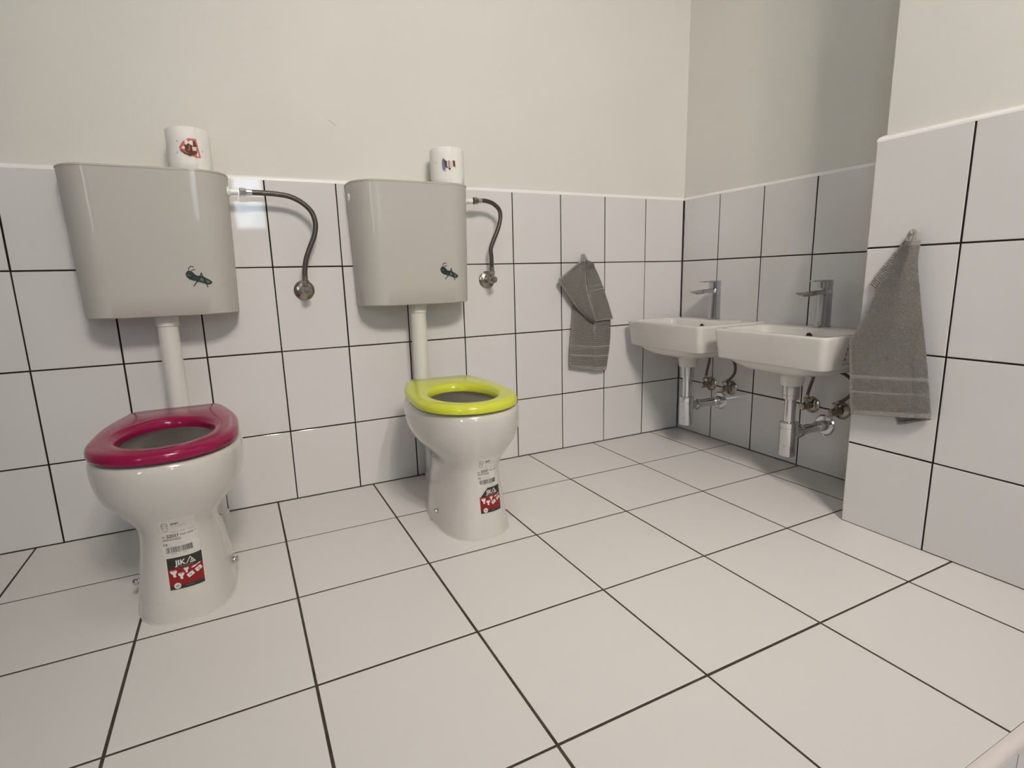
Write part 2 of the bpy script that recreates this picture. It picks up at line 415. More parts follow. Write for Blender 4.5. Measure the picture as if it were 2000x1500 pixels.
def make_toilet(cx, cy, seatmat, label, du, torn):
    t = empty('toilet', (cx, cy, 0), label, 'toilet', 'small toilets standing along the tiled wall')
    b = MB()
    zs = [0, .003, .006, .02, .05, .08, .11, .14, .16, .18, .195, .21, .225, .24, .255, .27, .285, .30, .315, .325, .333, .339, .343, .345]
    loops = [sloop(z) for z in zs]
    loops += [sloop(.345, ins=.008, zz=.347), sloop(.345, ins=.03, zz=.347), sloop(.345, ins=.036, zz=.343), sloop(.345, ins=.038, zz=.325), sloop(.345, ins=.032, zz=.318), sloop(.30, ins=.034, zz=.28),
              sloop(.30, ins=.05, zz=.24), sloop(.30, ins=.075, zz=.20), sloop(.30, ins=.10, zz=.17), sloop(.30, ins=.12, zz=.165)]
    b.loft(loops, True, True)
    b.build('bowl', M['ceramic'], t, smooth=60)
    # line of sealant along the floor
    b = MB(); b.loft([sloop(0, ins=-.0022, zz=.0002), sloop(0, ins=-.0018, zz=.0020), sloop(0, ins=.001, zz=.0030)]); b.build('sealant', M['ceramic'], t)
    # outlet bend down to the floor by the wall
    b = MB(); wy = -cy
    b.tube([(.0, .10, .20), (.02, wy - .11, .195), (.034, wy - .058, .16), (.036, wy - .05, .10), (.036, wy - .05, .003)], .041, n=24)
    b.lathe((.036, wy - .05, .0), (0, 0, 1), [(.045, 0), (.045, .022), (.041, .026)], n=28)
    b.build('outlet_pipe', M['pipe'], t)
    # flush elbow entering the bowl
    # seat ring
    b = MB(); n = 96; ZB, ZT = .3505, .3745
    side = [(.1398, -.062), (.1396, -.01), (.1370, .045), (.1280, .100), (.1160, .150), (.1060, .186), (.0985, .204), (.0890, .2120), (.0740, .2140), (.0, .2145)]
    half = smooth_path([(x, y, 0) for x, y in side], 8)
    def outer(th):
        c, s = math.cos(th), math.sin(th)
        if s <= 1e-6:
            e = 2.15; return .1398 * math.copysign(abs(c) ** (2 / e), c), -.062 + .168 * math.copysign(abs(s) ** (2 / e), s)
        ac = abs(c)
        for p, q in zip(half, half[1:]):      # ray from (0,-.062) against the outline
            a0 = math.atan2(p.y + .062, p.x); a1 = math.atan2(q.y + .062, q.x); at = math.atan2(s, ac)
            if a0 - 1e-9 <= at <= a1 + 1e-9:
                den = (q.x - p.x) * s - (q.y - p.y) * ac
                t = (-(p.x) * s + (p.y + .062) * ac) / den
                x, y = p.x + (q.x - p.x) * t, p.y + (q.y - p.y) * t
                return math.copysign(x, c), y
        return 0., .2145
    def inner(th, g=0.):
        return (.0875 + g) * math.cos(th), -.054 + (.123 + g) * math.sin(th)
    prof = []
    def mixp(th, f, z, gi=0.):
        o = outer(th); i = inner(th, gi); return (i[0] + (o[0] - i[0]) * f, i[1] + (o[1] - i[1]) * f, z)
    rings = []
    for ins, z in ((.006, ZB), (.0015, ZB + .0015), (0, ZB + .005), (0, ZB + .012), (.0025, ZT - .006), (.0075, ZT - .002), (.014, ZT)):
        l = []
        for k in range(n):
            th = 2 * PI * k / n; o = outer(th); i = inner(th); L = math.hypot(o[0] - i[0], o[1] - i[1]) + 1e-6
            f = 1 - ins / L; l.append((i[0] + (o[0] - i[0]) * f, i[1] + (o[1] - i[1]) * f, z))
        rings.append(l)
    for g, z in ((.017, ZT + .0002), (.010, ZT - .0013), (.0052, ZT - .0045), (.002, ZT - .010), (.0, ZT - .017), (.001, ZB + .001), (.005, ZB)):
        rings.append([(*inner(2 * PI * k / n, g), z) for k in range(n)])
    rings.append(rings[0])
    b.loft(rings)
    st = b.build('seat', seatmat, t, smooth=60)
    st.rotation_euler = (0, 0, math.radians(-4.0 if torn else 0.))
    # raised rear crescent and hinge pins of the seat
    for sx in (-1, 1):
        h = MB(); h.lathe((sx * .07, .197, .353), (1, 0, 0), [(.006, -.012), (.007, -.010), (.007, .010), (.006, .012)], n=16)
        h.build('hinge', seatmat, st)
    for (x, y) in ((-.1, -.1), (.1, -.1), (-.1, .1), (.1, .1)):
        h = MB(); h.lathe((x * 1.12, y, .3468), (0, 0, 1), [(.007, 0), (.007, .004)], n=12); h.build('bumper', seatmat, st)
    # side bolts with chrome caps
    for sx in (-1, 1):
        yb_ = -.052; a_, yf_, _, e_ = sect(.045)
        xs = a_ * max(0, 1 - abs((yb_ - YC) / (YC - yf_)) ** e_) ** (1 / e_)
        h = MB(); h.lathe((sx * (xs - .002), yb_, .045), (sx, 0, 0), [(.0085, 0), (.009, .003), (.0075, .004), (.0075, .012), (.006, .014)], n=6 * 3)
        h.build('bolt_cap', M['chrome_dark'], t)
    # delivery label and maker's sticker on the front of the foot
    fm = lambda u, v, lift: (u, front_y(u, v) - .0004 - lift, v)
    d = Decal(fm); u0, u1, v0, v1 = -.026 + du, .037 + du, .142, .224
    d.grid(u0, u1, v0, v1, 0, 0)
    A = lambda fu, fv: (u0 + (u1 - u0) * fu, v1 - (v1 - v0) * fv)
    L = .0005
    icon = [A(*p) for p in ((.06, .14), (.10, .10), (.20, .10), (.235, .14), (.20, .18), (.10, .18))]
    d.stroke(icon, .0006, 1, L, True); d.stroke([A(.06, .15), A(.08, .24), A(.095, .33), (A(.095, .33)), A(.15, .345), A(.21, .33), A(.215, .24), A(.235, .15)], .0006, 1, L)
    d.stroke([A(.08, .235), A(.215, .235)], .0005, 1, L)
    d.text('BABY', *A(.32, .17), .0042, 1, L, bold=.03); d.text('floorstanding toilet for children', *A(.32, .225), .0018, 1, L, width=.027)
    d.stroke([A(.02, .36), A(.98, .36)], .0004, 1, L); d.text('Modell       Code      Variant', *A(.30, .395), .0016, 1, L, width=.040)
    d.text('Nr', *A(.02, .52), .0034, 1, L, bold=.02); d.text('22037', *A(.15, .53), .0066, 1, L, width=.0215, bold=.03); d.text('000 000 1', *A(.53, .515), .0038, 1, L, width=.027)
    d.text('WHITE/WEISS', *A(.02, .615), .0048, 1, L, width=.032, bold=.01)
    d.stroke([A(.55, .60), A(.98, .60)], .0003, 1, L); d.stroke([A(.02, .645), A(.9, .645)], .0003, 1, L)
    for k in range(3): d.text('laboratory tested sanitary ware', *A(.18, .69 + .03 * k), .0010, 2, L, width=.028)
    d.text('CE', *A(.02, .735), .0045, 1, L, bold=.03)
    random.seed(3); x = .08
    while x < .80:
        w = random.choice((.008, .012, .02, .026)); d.poly([A(x, .78), A(x + w, .78), A(x + w, .93), A(x, .93)], 1, L); x += w + random.choice((.008, .012, .02))
    d.text('8 590913', *A(.22, .975), .0018, 1, L); d.text('220370', *A(.55, .975), .0018, 1, L)
    d.mb.build('delivery_label', [M['paper'], M['ink'], M['brandgrey']], t, smooth=0, fixn=False)
    # maker's sticker
    d = Decal(fm); bu0, bu1, bv0, bv1 = -.023 + du, .039 + du, .070, .137
    cut = (lambda u, v: (v - (bv1 - .0255)) > (u - bu0) * 1.12 + .0005) if torn else None
    d.grid(bu0 - .001, bu1 + .001, bv0 - .001, bv1 + .001, 2, 0, cut, 16, 16)
    d.grid(bu0, bu1, bv0, bv1, 0, L, cut, 20, 20)
    B = lambda fu, fv: (bu0 + (bu1 - bu0) * fu, bv1 - (bv1 - bv0) * fv)
    r0, r1 = B(0, .88)[1], B(0, .335)[1]
    d.grid(bu0, bu1, r0, r1, 1, L * 1.6, cut, 20, 12)
    d.text('JIK', *B(.31 if torn else .24, .25), .0105, 2, L * 2, width=.0155 if torn else .0185, bold=.025)
    d.stroke([B(.56, .245), B(.67, .07), B(.80, .245), B(.66, .245)], .0015, 2, L * 2.2); d.stroke([B(.66, .245), B(.70, .155), B(.74, .245)], .0010, 2, L * 2.2)
    d.text('THE GREAT BATHROOM', *B(.24, .315), .0022, 3, L * 2, width=.030)
    def pot(fx, fy, s, lean=0.):
        c = B(fx, fy)
        prof = [(-.5, .42), (-.3, .5), (.3, .5), (.5, .42), (.42, .1), (.2, -.1), (.24, -.5), (-.18, -.5), (-.16, -.1), (-.4, .1)]
        d.poly([(c[0] + (p[0] + lean * p[1]) * s, c[1] + p[1] * s * 1.15) for p in prof], 2, L * 2.2)
        d.poly(ell(c[0] + lean * .4 * s, c[1] + .44 * s * 1.1, .36 * s, .09 * s), 3, L * 2.6)
    pot(.16, .50, .0125, -.12); pot(.36, .60, .0115); pot(.52, .45, .0095)
    for fx, fy, sx, sy in ((.62, .60, .0125, .0052), (.86, .50, .0115, .0052)):
        c = B(fx, fy); R = lambda p: (c[0] + p[0] * math.cos(.5) - p[1] * math.sin(.5), c[1] + p[0] * math.sin(.5) + p[1] * math.cos(.5))
        d.poly([R(p) for p in ((-sx / 2, -sy), (sx / 2, -sy), (sx / 2, sy * .6), (-sx / 2, sy * .6))], 2, L * 2.2)
        d.poly([R(p) for p in ell(0, -sy * .2, sx * .25, sy * .4)], 3, L * 2.6)
    d.poly([B(.66, .43), B(.70, .39), B(.92, .33), B(.94, .355), B(.75, .43)], 2, L * 2.2)
    d.poly(ell(*B(.22, .885), .0062, .0062, 24), 2, L * 2.4); d.poly(ell(*B(.22, .885), .0040, .0028, 12), 3, L * 2.8)
    d.text('www.jika.eu', *B(.46, .93), .0018, 3, L * 2)
    d.mb.build('brand_sticker', [M['brandblack'], M['brandred'], M['brandwhite'], M['brandgrey']], t, smooth=0, fixn=False)
    return t

T1 = (-1.876, -.383); T2 = (-1.179, -.364)
make_toilet(*T1, M['pink'], 'white child-size toilet with a glossy pink-red seat, nearest the left of the picture', .004, False)
make_toilet(*T2, M['lime'], 'white child-size toilet with a lime yellow-green seat', .006, True)

# ------------------------------------------------------------------ cisterns
def cis_loop(hw, dep, z, rx=.075, ry=.085, n=10):
    pts = [(-hw, -.001)]
    pts += [(-hw, -.001 - (dep - ry) * k / 3) for k in (1, 2)]
    for k in range(n + 1):
        a = PI / 2 * k / n; pts.append((-hw + rx * (1 - math.cos(a)), -(dep - ry) - ry * math.sin(a)))
    for k in range(n + 1):
        a = PI / 2 * (1 - k / n); pts.append((hw - rx * (1 - math.cos(a)), -(dep - ry) - ry * math.sin(a)))
    pts += [(hw, -.001 - (dep - ry) * k / 3) for k in (2, 1)]
    pts.append((hw, -.001))
    return [(x, y, z) for x, y in pts]
def make_cistern(cx, label):
    t = empty('cistern', (cx, 0, .604), label, 'cistern', 'plastic cisterns mounted above the toilets')
    Z = lambda z: z - .604
    b = MB()
    loops = [cis_loop(.168, .126, Z(.604)), cis_loop(.1745, .132, Z(.6045)), cis_loop(.1762, .134, Z(.607))]
    for k in range(1, 8): loops.append(cis_loop(.1762 + (.1855 - .1762) * k / 7, .134 + .002 * k / 7, Z(.607 + (.964 - .607) * k / 7)))
    b.loft(loops, True, True); b.build('tank', M['plastic'], t, smooth=40)
    b = MB(); b.loft([cis_loop(.1860, .1365, Z(.964)), cis_loop(.1865, .137, Z(.9645)), cis_loop(.1865, .137, Z(.968)), cis_loop(.185, .1355, Z(.9694))], True, True)
    ld = b.build('lid', M['plastic'], t, smooth=30)
    b = MB(); b.lathe((0, -.065, Z(.9690)), (0, 0, 1), [(.024, 0), (.024, .003), (.018, .0035), (.018, .006), (.016, .007)]); b.build('flush_button', M['whiteplastic'], ld)
    # white inlet nipple at the right, blanking plug at the left
    b = MB(); b.lathe((.184, -.065, Z(.927)), (1, 0, 0), [(.014, -.004), (.014, .001), (.011, .0045), (.0085, .006), (.0080, .024)], n=24); b.build('inlet_nipple', M['whiteplastic'], t)
    b = MB(); b.lathe((-.184, -.050, Z(.927)), (-1, 0, 0), [(.011, -.004), (.011, .001), (.009, .003)], n=24); b.build('blanking_plug', M['whiteplastic'], t)
    # flush pipe down to the bowl
    b = MB(); yb = (T1 if cx < -1.5 else T2)[1] + .19
    dx = (T2[0] - cx) if cx > -1.5 else (T1[0] - cx)
    b.tube([(0, -.075, Z(.612)), (0, -.075, Z(.5)), (0, -.075, Z(.40)), (0, -.077, Z(.335)), (0, -.09, Z(.300)), (dx * .6, -.125, Z(.288)), (dx, yb + .009, Z(.286))], .0247, n=28)
    fp = b.build('flush_pipe', M['pipe'], t)
    b = MB(); b.lathe((0, -.075, Z(.575)), (0, 0, 1), [(.0250, 0), (.0275, .002), (.0285, .03)], n=28); b.build('pipe_sleeve', M['pipe'], fp)
    b = MB(); b.lathe((dx, yb + .010, Z(.286)), (0, 1, 0), [(.031, 0), (.033, .004), (.033, .016), (.0265, .024)], n=28); b.build('rubber_connector', M['whiteplastic'], fp)
    # cricket sticker
    k = .058 / 55.0 / 18.76
    def cm(u, v, lift): return ((u - 840) * k + .093, -.1347 - .0004 - lift - max(0, (Z(0) + .604)) * 0, (785 - v) * k * 1.28 + Z(.7023))
    d = Decal(cm)
    L = .0003
    body = [(290, 700), (330, 620), (410, 580), (500, 595), (590, 650), (660, 730), (760, 765), (860, 760), (940, 770), (1080, 850), (1220, 915), (1300, 980), (1270, 1030), (1180, 1055), (1060, 1040), (900, 990), (740, 950), (560, 905), (430, 870), (340, 800)]
    c0 = (700, 830)
    # star-shaped body is split in two convex-ish halves
    d.poly([body[i] for i in (0, 1, 2, 3, 4, 5, 17, 18, 19)], 1, 0); d.poly([body[i] for i in (5, 6, 7, 8, 9, 14, 15, 16, 17)], 1, 0); d.poly([body[i] for i in (9, 10, 11, 12, 13, 14)], 1, 0)
    d.stroke(body, 26, 0, L, True) if False else None
    for q in stroke2(body, 26, True): d.mb.add([cm(*p, L) for p in q], [(0, 1, 2, 3)], 0)
    for line, w in (([(425, 600), (430, 500), (480, 435), (550, 415), (640, 440)], 30), ([(505, 610), (540, 565), (610, 535), (680, 535)], 28), ([(550, 1110), (720, 945), (860, 780), (915, 655), (960, 770), (1040, 950), (1110, 1155)], 40), ([(320, 760), (420, 800), (560, 770), (700, 770)], 30)):
        for q in stroke2(line, w): d.mb.add([cm(*p, L * 1.5) for p in q], [(0, 1, 2, 3)], 0)
    d.poly([(350, 700), (400, 720), (490, 730), (420, 760), (350, 740)], 2, L); d.poly([(820, 900), (880, 820), (960, 860), (1000, 930), (900, 950)], 2, L)
    d.poly([(1070, 900), (1180, 940), (1240, 985), (1200, 1020), (1090, 1000)], 2, L)
    d.mb.build('cricket_sticker', [M['black'], M['green'], M['greenlight']], t, smooth=0, fixn=False)
    return t
C1, C2 = -1.880, -1.190
make_cistern(C1, 'pale grey plastic cistern high on the wall above the pink-seated toilet')
make_cistern(C2, 'pale grey plastic cistern on the wall above the lime-seated toilet')

# ------------------------------------------------------------------ angle valves and hoses
def valve(loc, rz, label, rosette=.030, turn=0., outdir=(0, 0, 1), length=.07, group=None, noz=.045):
    """local: wall at y=0, valve grows towards -y"""
    t = empty('angle_valve', loc, label, 'valve', group, rz)
    b = MB(); b.lathe((0, 0, 0), (0, -1, 0), [(rosette, .0005), (rosette, .002), (rosette * .9, .005), (.55 * rosette, .0085), (.0105, .010)], n=32); b.build('rosette', M['nickel'], t)
    ax = Vector((math.sin(turn), -math.cos(turn), 0))
    b = MB(); b.lathe((0, 0, 0), (0, -1, 0), [(.0092, .006), (.0092, .03), (.0125, .032), (.0125, .038)], n=24)
    b.lathe((0, -noz + .012, 0), ax, [(.0115, -.010), (.0128, -.006), (.0128, .008), (.010, .012)], n=24)
    b.lathe((0, -noz, 0), outdir, [(.0085, .0), (.0085, .024)], n=20); b.build('valve_body', M['nickel'], t)
    b = MB(); p = Vector((0, -noz + .012, 0)) + ax * .010
    b.lathe(p, ax, [(.009, 0), (.0118, .002), (.0122, .004), (.0122, length - .047), (.010, length - .044), (.004, length - .0435)], n=18); b.build('knob', M['nickel'], t)
    o = Vector(outdir).normalized()
    b = MB(); b.lathe(Vector((0, -noz, 0)) + o * .018, o, [(.0092, 0), (.0108, .001), (.0108, .011), (.0092, .012)], n=6); b.build('union_nut', M['nickel'], t, smooth=20)
    return t
def hose(pts, r, label, name='supply_hose', group=None, nut0=None, first='nickel'):
    org = Vector(pts[-1]); P = [Vector(p) - org for p in pts]
    t = empty(name, org, label, 'hose', group)
    b = MB(); b.tube(P, r, n=16); b.build('braided_tube', M['hose'], t)
    for i, (a, c) in enumerate(((P[0], P[1]), (P[-1], P[-2]))):
        d = (c - a).normalized()
        b = MB(); b.lathe(a, d, [(r * .9, -.001), (r * 1.18, .0), (r * 1.18, .014), (r * 1.0, .015)], n=18); b.build('ferrule', M['chrome' if i == 0 else 'nickel'], t)
    if nut0:
        d = (P[1] - P[0]).normalized()
        b = MB(); b.lathe(P[0] - d * .017, d, [(.0095, 0), (.0115, .0015), (.0115, .014), (.0095, .0165)], n=6); b.build('union_nut', M['chrome' if nut0 == 2 else 'nickel'], t, smooth=20)
    return t
# cistern supplies
valve((-1.5205, 0, .657), 0, 'round nickel stop valve below the hose of the left cistern', turn=.10, group='stop valves of the cisterns')
valve((-.9105, 0, .673), 0, 'round nickel stop valve below the hose of the right cistern', turn=-.05, group='stop valves of the cisterns')
h1 = [(-1.6525, -.065, .927), (-1.611, -.0632, .9271), (-1.5719, -.0614, .9255), (-1.5373, -.0595, .9195), (-1.5078, -.0577, .904), (-1.4853, -.0559, .88), (-1.4774, -.0541, .8481), (-1.483, -.0523, .8154), (-1.4989, -.0505, .7798), (-1.5117, -.0486, .7477), (-1.518, -.0468, .7169), (-1.5205, -.045, .6865)]
h2 = [(-.9625, -.065, .929), (-.9354, -.0628, .9303), (-.9047, -.0606, .9225), (-.8816, -.0583, .9034), (-.8776, -.0561, .8771), (-.8854, -.0539, .8436), (-.903, -.0517, .8048), (-.9135, -.0494, .7762), (-.9110, -.0472, .7474), (-.9105, -.045, .7025)]
hose(h1, .0073, 'long braided hose arching from the left cistern down to its stop valve', nut0=2)
hose(h2, .0071, 'shorter braided hose curving from the right cistern to its stop valve', nut0=1)

# ------------------------------------------------------------------ toilet rolls
def roll(loc, r, h, label, prints, dots, a0=0.):
    t = empty('toilet_paper_roll', loc, label, 'toilet paper', 'toilet paper rolls standing on the cisterns')
    b = MB(); n = 64; random.seed(int(r * 9999)); loops = []
    for ins, z in ((.003, 0), (0, .003), (0, .02), (0, .04), (0, .06), (0, .08), (0, h - .004), (.003, h)):
        loops.append([((r - ins + random.uniform(-.0004, .0004) + (.0006 * math.sin(3 * a + 1))) * math.cos(a), (r - ins + (.0006 * math.sin(3 * a + 1))) * math.sin(a), z) for a in [2 * PI * k / n for k in range(n)]])
    for rad, z in ((.036, h + .0004), (.023, h), (.0225, h - .004), (.0225, .004), (.023, 0)):
        loops.append([(rad * math.cos(2 * PI * k / n), rad * math.sin(2 * PI * k / n), z) for k in range(n)])
    loops.append(loops[0]); b.loft(loops)
    # loose end of the outer sheet
    e = 2.35 * 0 + a0 - PI / 2 + .25
    b.loft([[(( r + .0009) * math.cos(e + k * .05), (r + .0009) * math.sin(e + k * .05), z) for k in range(14)] for z in (.001, h - .002)], closed=False)
    pp = b.build('paper', M['tissue'], t, smooth=50)
    b = MB(); b.lathe((0, 0, .001), (0, 0, 1), [(.0223, 0), (.0223, h - .002), (.0205, h - .002), (.0205, 0), (.0223, 0)], n=40, cap=False); b.build('cardboard_core', M['cardboard'], t)
    d = Decal(lambda u, v, lift: ((r + .0016 + lift) * math.cos(a0 - PI / 2 + u / r), (r + .0016 + lift) * math.sin(a0 - PI / 2 + u / r), v))
    for i, (pts, mi) in enumerate(prints): d.poly([((u - 0) * 1.22, .053 + (v - .053) * 1.22) for u, v in pts], mi, .0001 * i)
    for u, v in dots:
        e_ = Decal(d.map); e_.poly(ell(u, v, .0011, .0014, 8), 0, 0); e_.mb.build('printed_dot', M['print_brown'], t, smooth=0, fixn=False)
    d.mb.build('printed_motif', [M['print_red'], M['print_brown'], M['brandwhite'], M['print_blue'], M['print_pink']], t, smooth=0, fixn=False)
    return t
# generic colour patches (no figure)
pr1 = [([(-.021, .052), (-.013, .064), (-.002, .071), (.012, .071), (.014, .056), (.017, .034), (.007, .035), (-.008, .041), (-.016, .046)], 0),
       ([(-.010, .046), (-.010, .058), (-.004, .064), (.009, .067), (.012, .055), (.011, .043), (.004, .038), (-.004, .040)], 1),
       ([(-.009, .058), (-.009, .068), (.005, .066), (.005, .057)], 2), ([(.003, .047), (.003, .055), (.011, .055), (.010, .047)], 4),
       ([(-.020, .048), (-.017, .048), (-.008, .041), (.002, .038), (-.002, .036), (-.012, .040)], 1)]
dots1 = ((-.028, .067), (-.031, .041), (.027, .047)); dots2 = ((-.034, .062), (.025, .047), (-.004, .036))
pr2 = [([(-.013, .060), (-.011, .068), (-.004, .066), (-.003, .046), (-.007, .038), (-.012, .044)], 3),
       ([(-.010, .073), (-.005, .064), (.002, .063), (.004, .055), (.001, .046), (-.005, .050), (-.006, .056)], 1),
       ([(.000, .063), (.004, .063), (.004, .048), (.000, .050)], 2), ([(.003, .064), (.007, .064), (.007, .047), (.003, .046)], 3),
       ([(.006, .062), (.015, .062), (.015, .050), (.006, .049)], 4), ([(.014, .065), (.020, .064), (.021, .050), (.015, .050)], 1),
       ([(.003, .046), (.010, .047), (.006, .041)], 1)]
roll((-1.7765, -.068, .9760 - .0066), .0500, .104, 'white toilet roll with a red motif standing on the left cistern', pr1, dots1, .12)
roll((-1.066, -.070, .9760 - .0066), .0530, .108, 'white toilet roll with a blue and brown motif standing on the right cistern', pr2, dots2, -.35)

# ------------------------------------------------------------------ wash basins
def make_basin(y, label, slabel):
    t = empty('wash_basin', (-.001, y, .325), label, 'basin', 'small wash basins on the side wall')
    Z = lambda z: z - .325
    b = MB()
    L = [rr(.154, .210, .028, .0275, .0275, Z(.3255)), rr(.150, .214, .032, .0315, .0315, Z(.3255)), rr(.1485, .2155, .0335, .033, .033, Z(.330)), rr(.145, .219, .037, .036, .036, Z(.356)), rr(.130, .234, .052, .050, .050, Z(.364)),
         rr(.08, .270, .105, .075, .075, Z(.370)), rr(.04, .292, .142, .07, .07, Z(.381)), rr(.015, .303, .160, .06, .06, Z(.393)), rr(.008, .307, .168, .045, .03, Z(.402)),
         rr(.003, .312, .1815, .026, .008, Z(.4030)), rr(.0015, .3155, .1850, .023, .006, Z(.4045)), rr(.0008, .3170, .1865, .021, .005, Z(.408)), rr(.0005, .3195, .189, .020, .005, Z(.440)),
         rr(.0005, .3225, .1925, .019, .006, Z(.470)), rr(.0005, .3245, .1945, .019, .007, Z(.490)), rr(.0008, .3240, .1940, .019, .007, Z(.4950)), rr(.003, .3220, .1920, .018, .006, Z(.4979)), rr(.006, .319, .189, .017, .006, Z(.4985)),
         rr(.10, .308, .176, .030, .030, Z(.4983)), rr(.106, .3045, .1725, .030, .032, Z(.4962)), rr(.110, .3015, .1695, .030, .034, Z(.490)), rr(.117, .293, .163, .034, .036, Z(.455)), rr(.124, .283, .153, .04, .04, Z(.432)),
         rr(.135, .268, .130, .05, .05, Z(.418)), rr(.155, .245, .08, .044, .044, Z(.4105)), rr(.170, .230, .030, .0295, .0295, Z(.408)), rr(.180, .220, .0200, .0195, .0195, Z(.4075))]
    b.loft(L, True, True); b.build('bowl', M['basin'], t, smooth=55)
    b = MB(); b.lathe((-.1135 - .0015, 0, Z(.474)), (-1, 0, -.12), [(.0105, 0), (.0105, .0012)], n=24); b.build('overflow_hole', M['hole'], t)
    b = MB(); b.lathe((-.2, 0, Z(.4078)), (0, 0, 1), [(.021, 0), (.021, .002), (.017, .003), (.016, .0015), (.004, .0015), (.004, .003)], n=28); b.build('drain', M['chrome'], t)
    # maker's label on the side facing the room
    def side(u, v, lift):   # u = distance from the wall, v = height
        w = .189 + (v - .440) / .03 * .0035 if v > .44 else .1865 + (v - .408) / .032 * .0025
        return (-u, -w - .0006 - lift, Z(v))
    d = Decal(side)
    for k in range(4): d.poly([(.219 + .003 * k - .0015, .478 - k * .0135), (.223 + .003 * k - .0015, .478 - k * .0135), (.225 + .003 * k - .0015, .469 - k * .0135), (.221 + .003 * k - .0015, .469 - k * .0135)], 0, .0002)
    d.stroke([(.236, .418), (.232, .428), (.228, .432), (.222, .431), (.220, .425), (.222, .419), (.230, .417)], .0014, 0, .0002, True)
    d.stroke([(.216, .424), (.214, .418), (.204, .418), (.204, .423)], .0014, 0, .0002)
    d.stroke([(.216, .440), (.213, .455), (.206, .460), (.204, .432), (.214, .431)], .0014, 1, .0002)
    d.mb.build('side_label', [M['black'], M['ink']], t, smooth=0, fixn=False)
    return t
BY = (-.238, -.683)
make_basin(BY[0], 'white rectangular wash basin nearest the corner of the room', '')
make_basin(BY[1], 'white rectangular wash basin beside the pier and its grey towel', '')

def make_tap(y, label):
    t = empty('mixer_tap', (-.052, y, .4985), label, 'tap', 'chrome mixer taps on the basins')
    X0 = .052; Z = lambda z: z - .4985
    S = lambda L: [(x + X0, yy, z) for x, yy, z in L]
    C = lambda r, z, k=.98: S(rr(.057 - r, .057 + r, r, r * k, r * k, Z(z)))
    b = MB(); b.loft([C(.0235, .4983), C(.0245, .4992), C(.0245, .5035), C(.0235, .5045)], True, True)
    b.build('base_plate', M['chrome_dark'], t)
    b = MB(); b.loft([C(.0212, .5040, .72), C(.0205, .512, .72), C(.0196, .54, .66), C(.0190, .58, .62), C(.0190, .600, .60), C(.0190, .6165, .60), C(.0178, .6180, .60)], True, True)
    b.build('body', M['chrome_dark'], t, smooth=50)
    b = MB(); prof = [(.055, .6168), (.09, .6160), (.132, .6135), (.162, .6110), (.1745, .6094), (.1750, .6072), (.162, .6020), (.152, .5992), (.136, .5990), (.124, .6010), (.098, .6018), (.076, .6005), (.068, .594), (.055, .585)]
    def side_prism(prof, w, taper):
        lo = []
        for s, ins in ((-1, .003), (-1, 0), (1, 0), (1, .003)):
            l = []
            cx = sum(p[0] for p in prof) / len(prof); cz = sum(p[1] for p in prof) / len(prof)
            for d_, z_ in prof:
                ww = w * (1 - taper * max(0, (d_ - .075) / .12)) + (-.002 if ins else 0)
                k = 1 - (.0012 / .02 if ins else 0)
                l.append((-(cx + (d_ - cx) * (1 - (.01 if ins else 0))) + X0, s * ww, Z(cz + (z_ - cz) * (.80 if ins else 1))))
            lo.append(l)
        return lo
    b.loft(side_prism(prof, .0172, .12), True, True); sp = b.build('spout', M['chrome_dark'], t, smooth=35)
    b = MB(); b.lathe((-.143 + X0, 0, Z(.6000)), (0, 0, -1), [(.0105, 0), (.0105, .0025), (.008, .003)], n=24); b.build('aerator', M['nickel'], sp)
    b = MB(); b.loft([C(.0165, .6178, .6), C(.0165, .6205, .6), C(.0182, .6210, .6), C(.0186, .6400, .6), C(.0186, .6445, .6), C(.0175, .6455, .6)], True, True)
    b.build('lever_cap', M['chrome_dark'], t, smooth=50)
    b = MB(); b.loft([S(rr(.045, .125, .0140, .006, .006, Z(.6410))), S(rr(.045, .1275, .0155, .006, .006, Z(.6417))), S(rr(.045, .1290, .0160, .006, .006, Z(.6430))), S(rr(.045, .1275, .0155, .006, .006, Z(.6448)))], True, True)
    b.build('lever', M['chrome_dark'], t, smooth=35)
    return t
make_tap(BY[0], 'chrome single-lever tap on the basin nearest the corner')
make_tap(BY[1], 'chrome single-lever tap on the basin beside the pier')

def make_trap(y, label):
    t = empty('bottle_trap', (-.182, y, .093), label, 'trap', 'chrome bottle traps under the basins')
    Z = lambda z: z - .093
    b = MB(); b.lathe((0, 0, Z(.280)), (0, 0, 1), [(.0195, 0), (.0238, .001), (.0238, .013), (.0225, .0135), (.0225, .0150), (.0250, .0155), (.0250, .044), (.024, .0452)], n=36); b.build('coupling_nut', M['chrome'], t, smooth=30)
    b = MB(); b.lathe((0, 0, Z(.202)), (0, 0, 1), [(.0168, 0), (.0168, .080)], n=36); b.build('tailpipe', M['chrome'], t)
    b = MB(); b.lathe((0, 0, Z(.093)), (0, 0, 1), [(.020, 0), (.0245, .0025), (.0255, .006), (.0265, .094), (.0255, .0945), (.0255, .0955), (.0272, .096), (.0272, .111), (.025, .1135), (.0175, .114)], n=40); b.build('bottle', M['chrome'], t, smooth=30)
    b = MB(); b.lathe((.021, 0, Z(.168)), (1, 0, 0), [(.018, 0), (.018, .022), (.0215, .023), (.0215, .036), (.0165, .038)], n=32); b.build('side_nut', M['chrome'], t, smooth=30)
    b = MB(); b.lathe((.045, 0, Z(.168)), (1, 0, 0), [(.016, 0), (.016, .136)], n=32); b.build('outlet_pipe', M['chrome'], t)
    b = MB(); b.lathe((.1815, 0, Z(.168)), (-1, 0, 0), [(.035, 0), (.035, .002), (.031, .005), (.0185, .0065), (.0185, .040), (.0165, .042)], n=40); b.build('wall_flange', M['chrome'], t, smooth=30)
    return t
